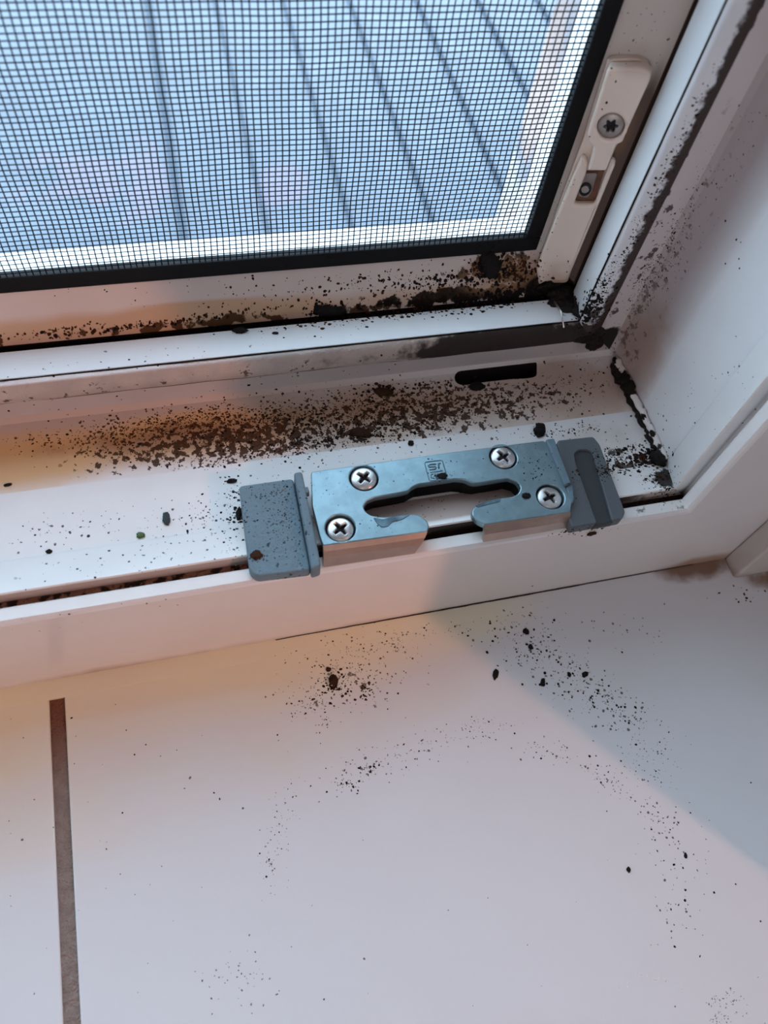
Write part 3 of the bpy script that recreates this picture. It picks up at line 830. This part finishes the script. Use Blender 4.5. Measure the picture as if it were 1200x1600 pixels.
specks('dirt_specks', 'scattered dark mould specks on the glossy white sill tiles', [
    (540, 1050, 110, 62, 18, 330, .8, 2.2, (1, 1, 3, 2), 'g'), (520, 1070, 22, 24, 0, 60, 1, 3.6, (1, 0), 'g'), (573, 1075, 18, 14, 30, 50, 1, 3, (1, 1, 0), 'g'),
    (478, 1105, 30, 14, 20, 45, .8, 2.2, (1, 1, 3), 'g'), (505, 1130, 20, 10, 50, 22, .8, 2, (1, 3), 'g'), (620, 1005, 40, 18, 12, 60, .7, 2.2, (1, 2), 'g'),
    (600, 1190, 130, 34, 18, 130, .7, 2.2, (0, 2, 2), 'g'), (575, 1200, 16, 12, 0, 22, 1, 3, (0, 2), 'g'), (545, 1225, 22, 8, 0, 26, 1, 3, (0, 2), 'g'),
    (740, 1140, 90, 22, 6, 70, .6, 1.8, (2, 0), 'g'), (830, 1000, 70, 60, -30, 150, .8, 3, (0, 0, 2), 'g'), (900, 1070, 130, 45, -38, 260, .7, 2.8, (0, 2, 2), 'g'),
    (965, 1100, 60, 26, -42, 90, .8, 2.8, (0, 2), 'g'), (1010, 1190, 60, 60, -60, 130, .6, 1.8, (2, 2, 0), 'g'), (850, 1170, 50, 20, -10, 40, .8, 2.6, (0, 2), 'g'),
    (950, 1220, 60, 14, -36, 60, .7, 2.4, (2, 0), 'g'), (1030, 1290, 40, 40, -50, 50, .7, 2.4, (0, 2), 'g'), (1070, 1400, 50, 110, 0, 70, .8, 2.4, (0, 2, 2), 'g'),
    (1130, 1562, 40, 16, 0, 40, .6, 1.5, (2,), 'g'), (1125, 1590, 30, 14, 0, 30, .6, 1.4, (2,), 'g'), (430, 1310, 22, 100, -12, 90, .6, 1.9, (2, 2, 0), 'g'), (380, 1530, 60, 55, 0, 50, .7, 2, (2, 0), 'g'),
    (600, 1350, 600, 250, 0, 60, .7, 2.2, (2, 0), 'u'), (160, 1250, 160, 150, 0, 22, .8, 2.6, (0, 2), 'u'), (980, 985, 90, 40, 0, 30, .8, 2.5, (0, 2), 'g'),
    (700, 985, 80, 16, 9, 30, .8, 2.4, (0, 2), 'g'), (1165, 930, 40, 14, 6, 14, .8, 3, (1, 0), 'g')], 2)
specks('dirt_specks', 'dense rusty brown mould specks in the deep channel of the bottom rail', [
    (240, 668, 190, 26, 7, 900, .8, 2.8, (1, 3, 3), 'g'), (420, 655, 230, 34, 7, 1500, .8, 3.2, (1, 1, 0, 3), 'g'), (470, 690, 180, 24, 8, 700, .8, 2.8, (1, 0), 'g'),
    (640, 650, 190, 30, 8, 520, .8, 3, (1, 0, 0), 'g'), (600, 612, 50, 14, 6, 110, 1, 4.5, (0, 1), 'g'), (690, 600, 60, 12, 8, 70, 1, 4, (1, 0), 'g'),
    (790, 625, 150, 26, 8, 180, .8, 2.8, (0, 1, 1), 'g'), (900, 590, 80, 30, 8, 60, .8, 2.6, (1, 0), 'g'), (655, 668, 50, 10, 8, 90, 1, 4, (0, 1), 'g'),
    (330, 600, 330, 14, 7, 40, 1, 3.2, (0, 1, 2), 'u'), (100, 690, 120, 24, 4, 70, .8, 2.6, (1, 3), 'g')], 3)
specks('dirt_specks', 'black specks strewn over the white rebate of the bottom rail', [
    (330, 800, 110, 40, 10, 170, .7, 3, (0, 4, 2), 'g'), (365, 795, 22, 55, 0, 90, 1, 3.5, (0, 4), 'g'), (90, 830, 120, 30, 8, 80, .7, 3, (4, 2), 'g'),
    (700, 680, 260, 26, 8, 150, .7, 3, (0, 4, 2), 'u'), (970, 715, 55, 25, 8, 260, .8, 3, (0, 1), 'g'), (890, 672, 60, 10, 5, 110, .7, 2.4, (0, 2), 'g'),
    (940, 735, 40, 10, 8, 120, 1, 3.4, (1, 0), 'g'), (1010, 712, 34, 16, 10, 200, 1.5, 4.5, (0, 0, 1), 'g'), (250, 870, 240, 22, 9, 70, .7, 2.8, (4, 2), 'u'),
    (1030, 745, 24, 14, 8, 130, 1, 3.2, (1, 0), 'g'), (1040, 770, 22, 12, 0, 60, 1, 3, (0,), 'g'), (150, 960, 160, 12, 9, 12, .8, 2.4, (4, 2), 'u')], 4)
specks('dirt_specks', 'black mould specks under the black screen frame on the outer ledge', [
    (560, 445, 270, 22, 5, 210, .8, 3.2, (0, 1), 'g'), (700, 440, 130, 26, 5, 330, .8, 4, (0, 1), 'g'), (800, 425, 44, 26, 5, 240, 1, 4.5, (0, 1, 1), 'g'),
    (630, 490, 240, 9, 6, 420, 1, 4.5, (0, 1), 'g'), (250, 505, 230, 6, 7, 240, 1, 4, (1, 1, 0), 'g'), (510, 485, 26, 12, 4, 150, 1.5, 5, (0,), 'g'),
    (80, 517, 90, 5, 7, 60, 1, 3.4, (1,), 'g'), (765, 415, 22, 26, -35, 260, 1.5, 5, (0,), 'g'), (300, 430, 260, 14, 5, 26, .8, 2.6, (0,), 'u'),
    (790, 465, 60, 14, 6, 300, 1.5, 5, (0,), 'g'), (230, 560, 230, 14, 7, 26, .8, 2.8, (0, 4), 'u'), (600, 505, 230, 14, 6, 22, .8, 2.8, (0, 4), 'u')], 5)
specks('dirt_specks', 'fine dark mould specks along the side jamb and its seal', [
    (1068, 215, 130, 12, 64, 110, .8, 2.6, (0, 1), 'g'), (1004, 345, 120, 12, 64, 170, .8, 2.4, (0, 1), 'g'), (940, 450, 60, 14, 62, 200, .8, 2.6, (0, 4), 'g'),
    (1035, 400, 140, 22, 62, 300, .7, 2, (1, 2), 'g'), (1010, 440, 60, 30, 60, 150, .7, 2.2, (1, 2), 'g'), (1100, 320, 170, 30, 62, 70, .8, 2.2, (2, 1), 'u'),
    (1050, 650, 60, 60, 50, 26, .8, 2.8, (4, 0), 'g'), (1130, 600, 60, 50, 45, 24, .7, 2.2, (4, 2), 'g'), (1150, 380, 30, 40, 0, 6, 1.5, 3, (0,), 'g'),
    (885, 300, 180, 14, 66, 40, .8, 2.4, (1,), 'g'), (1000, 60, 60, 40, 60, 26, .8, 2, (2, 1), 'g'), (925, 480, 30, 20, 50, 160, 1.5, 5, (0,), 'g')], 6)
specks('dirt_specks', 'dark blue-black crumbs and dust on the zinc striker plate and end blocks', [
    (440, 815, 40, 60, 8, 330, .6, 1.8, (4,), 'g'), (430, 770, 40, 18, 8, 60, .8, 2.4, (4,), 'g'), (660, 735, 190, 20, 8, 90, .6, 2, (4,), 'u'),
    (690, 745, 12, 6, 0, 60, 1, 3.4, (0, 4), 'g'), (840, 730, 30, 30, 0, 46, .8, 2.6, (4, 0), 'g'), (600, 815, 40, 10, 8, 26, .7, 2, (4,), 'g'),
    (925, 740, 34, 50, -15, 120, .6, 1.8, (4, 0), 'g'), (700, 780, 100, 12, 8, 60, .6, 1.8, (1, 2), 'u'), (915, 828, 46, 7, 8, 60, 1, 3, (1, 0), 'g'),
    (400, 868, 12, 8, 0, 26, 1.2, 3.4, (1, 4), 'g')], 8)
# tiny white grains
r = random.Random(9); vs = []; fs = []
m_grain = material('white_grain', (.95, .95, .95), .1, coat=1)
for (x, y) in [(967, 1543), (981, 1542), (981, 1536), (995, 1525), (1002, 1523), (1012, 1525), (1024, 1532), (1030, 1529), (1040, 1531), (1066, 1538), (1064, 1546), (985, 1530), (368, 883)]:
    h, nn, dist = drop(x, y)
    rad = 1.3 / FPX * dist; b = len(vs)
    for q in ((1, 0, 0), (0, 1, 0), (-1, 0, 0), (0, -1, 0), (0, 0, 1.2)): vs.append(h + Vector(q) * rad)
    fs += [(b, b + 1, b + 4), (b + 1, b + 2, b + 4), (b + 2, b + 3, b + 4), (b + 3, b, b + 4), (b + 3, b + 2, b + 1, b)]
me = bpy.data.meshes.new('white_grains'); me.from_pydata(vs, [], fs); me.materials.append(m_grain)
tag(link('white_grains', me), 'tiny sparkling white grains in an arc near the front right of the sill', 'grains', kind='stuff')

# larger crumbs, each a thing of its own
def crumb(name, label, px, py, a, b, ang, m, cat='crumb', flat=.45, seed=1, group=None, amp=.35):
    h, nn, dist = drop(px, py)
    k = dist / FPX / S
    # image-aligned axes laid on the surface
    d = (ray(px + 5, py).normalized() * 1.0); h2 = drop(px + 3, py)
    t = (h2[0] - h) if h2 else Vector((1, 0, 0))
    t = (t - nn * t.dot(nn)); t = t.normalized() if t.length > 1e-9 else nn.orthogonal().normalized()
    s = nn.cross(t)
    ca, sa = math.cos(math.radians(ang)), math.sin(math.radians(ang))
    e = t * ca + s * sa; g = nn.cross(e)
    ax = Matrix((e, g, nn)).transposed()
    me_r = (a * k, b * k, min(a, b) * k * flat)
    o = lump(name, (0, 0, 0), me_r, m, None, seed=seed, sub=3, amp=amp, ax=ax)
    o.location = h + nn * me_r[2] * S * .55
    return tag(o, label, cat, group)
mb, mbr = m_sp[0], m_sp[1]
m_blob = material('black_crumb', (.016, .014, .014), .6, spec=.08, bump=(120, 1, .006))
m_bb = material('brown_crumb', (.05, .024, .013), .7, spec=.08, bump=(120, 1, .006))
m_green = material('green_bit', (.05, .10, .02), .5, bump=(120, .6, .004))
m_leaf = material('dark_seed', (.02, .035, .04), .5, bump=(150, 1, .004))
for i, a in enumerate([
    ('seed_husk', 'long dark seed husk lying on the white rebate left of the striker plate', 260, 811, 5.5, 12, 12, m_leaf, 'seed husk'),
    ('green_bit', 'small green plant bit beside the dark seed husk', 220, 837, 6, 5, 0, m_green, 'plant bit'),
    ('dirt_crumb', 'angular black crumb left of the striker plate top corner', 362, 752, 8, 4, 10, m_blob, 'crumb'),
    ('dirt_crumb', 'small black crumb at far left above the groove ledge', 77, 862, 4.5, 3.6, 0, m_blob, 'crumb'),
    ('dirt_crumb', 'flat black flake lying at the far left edge of the brown stain', 12, 758, 5.5, 2.6, 15, m_blob, 'crumb'),
    ('dirt_clump', 'brown-black clump at the lower edge of the brown mould above the striker plate', 563, 677, 16, 9, -8, m_bb, 'clump'),
    ('dirt_clump', 'dark clump among the mould specks high in the channel', 598, 613, 14, 8, -4, m_bb, 'clump'),
    ('dirt_clump', 'round black clump just below the drain slot', 746, 605, 12, 8, 5, m_blob, 'clump'),
    ('dirt_crumb', 'tall black flake standing at the back right corner of the striker plate', 843, 673, 9, 13, -25, m_blob, 'crumb'),
    ('dirt_crumb', 'black crumb on the striker plate beside the lower right screw', 822, 775, 6.5, 5, 0, m_blob, 'crumb'),
    ('dirt_crumb', 'black crumb over the stamped mark on the striker plate', 691, 744, 8, 5, 0, m_blob, 'crumb'),
    ('dirt_clump', 'round fuzzy mould clump on the edge of the white ridge at left', 375, 518, 11, 7, 0, m_blob, 'clump'),
    ('dirt_crumb', 'small black crumb on the white ridge right of the fuzzy clump', 430, 521, 5, 3, 0, m_blob, 'crumb'),
    ('dirt_clump', 'large black mould clump on the outer ledge under the middle of the screen', 516, 486, 24, 9, -4, m_blob, 'clump'),
    ('dirt_clump', 'big slanting black mould blob under the screen frame near the hinge cover', 764, 412, 13, 22, 30, m_blob, 'clump'),
    ('dirt_clump', 'brown-black crumb on the front lip below the right end block', 924, 833, 8, 5, 15, m_bb, 'crumb'),
    ('dirt_crumb', 'long black crumb on the tile beside the shadow edge', 774, 1054, 4, 9, -14, m_blob, 'crumb'),
    ('dirt_crumb', 'oval black crumb on the shaded tile right of the long crumb', 848, 1066, 3.6, 6.5, -10, m_blob, 'crumb'),
    ('dirt_crumb', 'black crumb nearest the frame on the shaded tile', 822, 987, 4.5, 5, 20, m_blob, 'crumb'),
    ('dirt_crumb', 'black crumb just below the one nearest the frame on shaded tile', 829, 1011, 3.8, 4.6, 0, m_blob, 'crumb'),
    ('dirt_crumb', 'small tilted black crumb right of the oval crumb on shaded tile', 914, 1054, 6, 3.6, 35, m_blob, 'crumb'),
    ('dirt_crumb', 'small upright black crumb between oval and tilted crumbs on shaded tile', 889, 1054, 3, 4, 0, m_blob, 'crumb'),
    ('dirt_clump', 'dark brown mould clump in the stained speckled patch of the tile', 521, 1063, 7, 8, 20, m_bb, 'clump'),
    ('dirt_crumb', 'small round brown crumb above the brown clump on the stained tile', 513, 1046, 4, 3.6, 0, m_bb, 'crumb'),
    ('dirt_crumb', 'lone small black crumb low on the pinkish bright tile at right', 982, 1359, 2.8, 3.6, 0, m_blob, 'crumb'),
    ('dirt_crumb', 'tiny upright black crumb right of the lone crumb on bright tile', 1071, 1337, 2.2, 3.6, 0, m_blob, 'crumb'),
    ('dirt_crumb', 'brown crumb at the lower left corner of the left end block', 400, 868, 9, 7, 0, m_bb, 'crumb'),
    ('dirt_crumb', 'dark lump wedged at the left side of the left end block', 373, 803, 4, 11, 0, m_blob, 'crumb'),
    ('dirt_crumb', 'small dark crumb on the white rebate above the striker plate', 642, 693, 4.5, 5, 0, m_blob, 'crumb'),
    ]):
    nm_, lb_, px_, py_, a_, b_, an_, m_, ct_ = a
    crumb(nm_, lb_, px_, py_, a_, b_, an_, m_, ct_, seed=i + 40, group='loose crumbs and clumps of dirt' if nm_.startswith('dirt') else None)
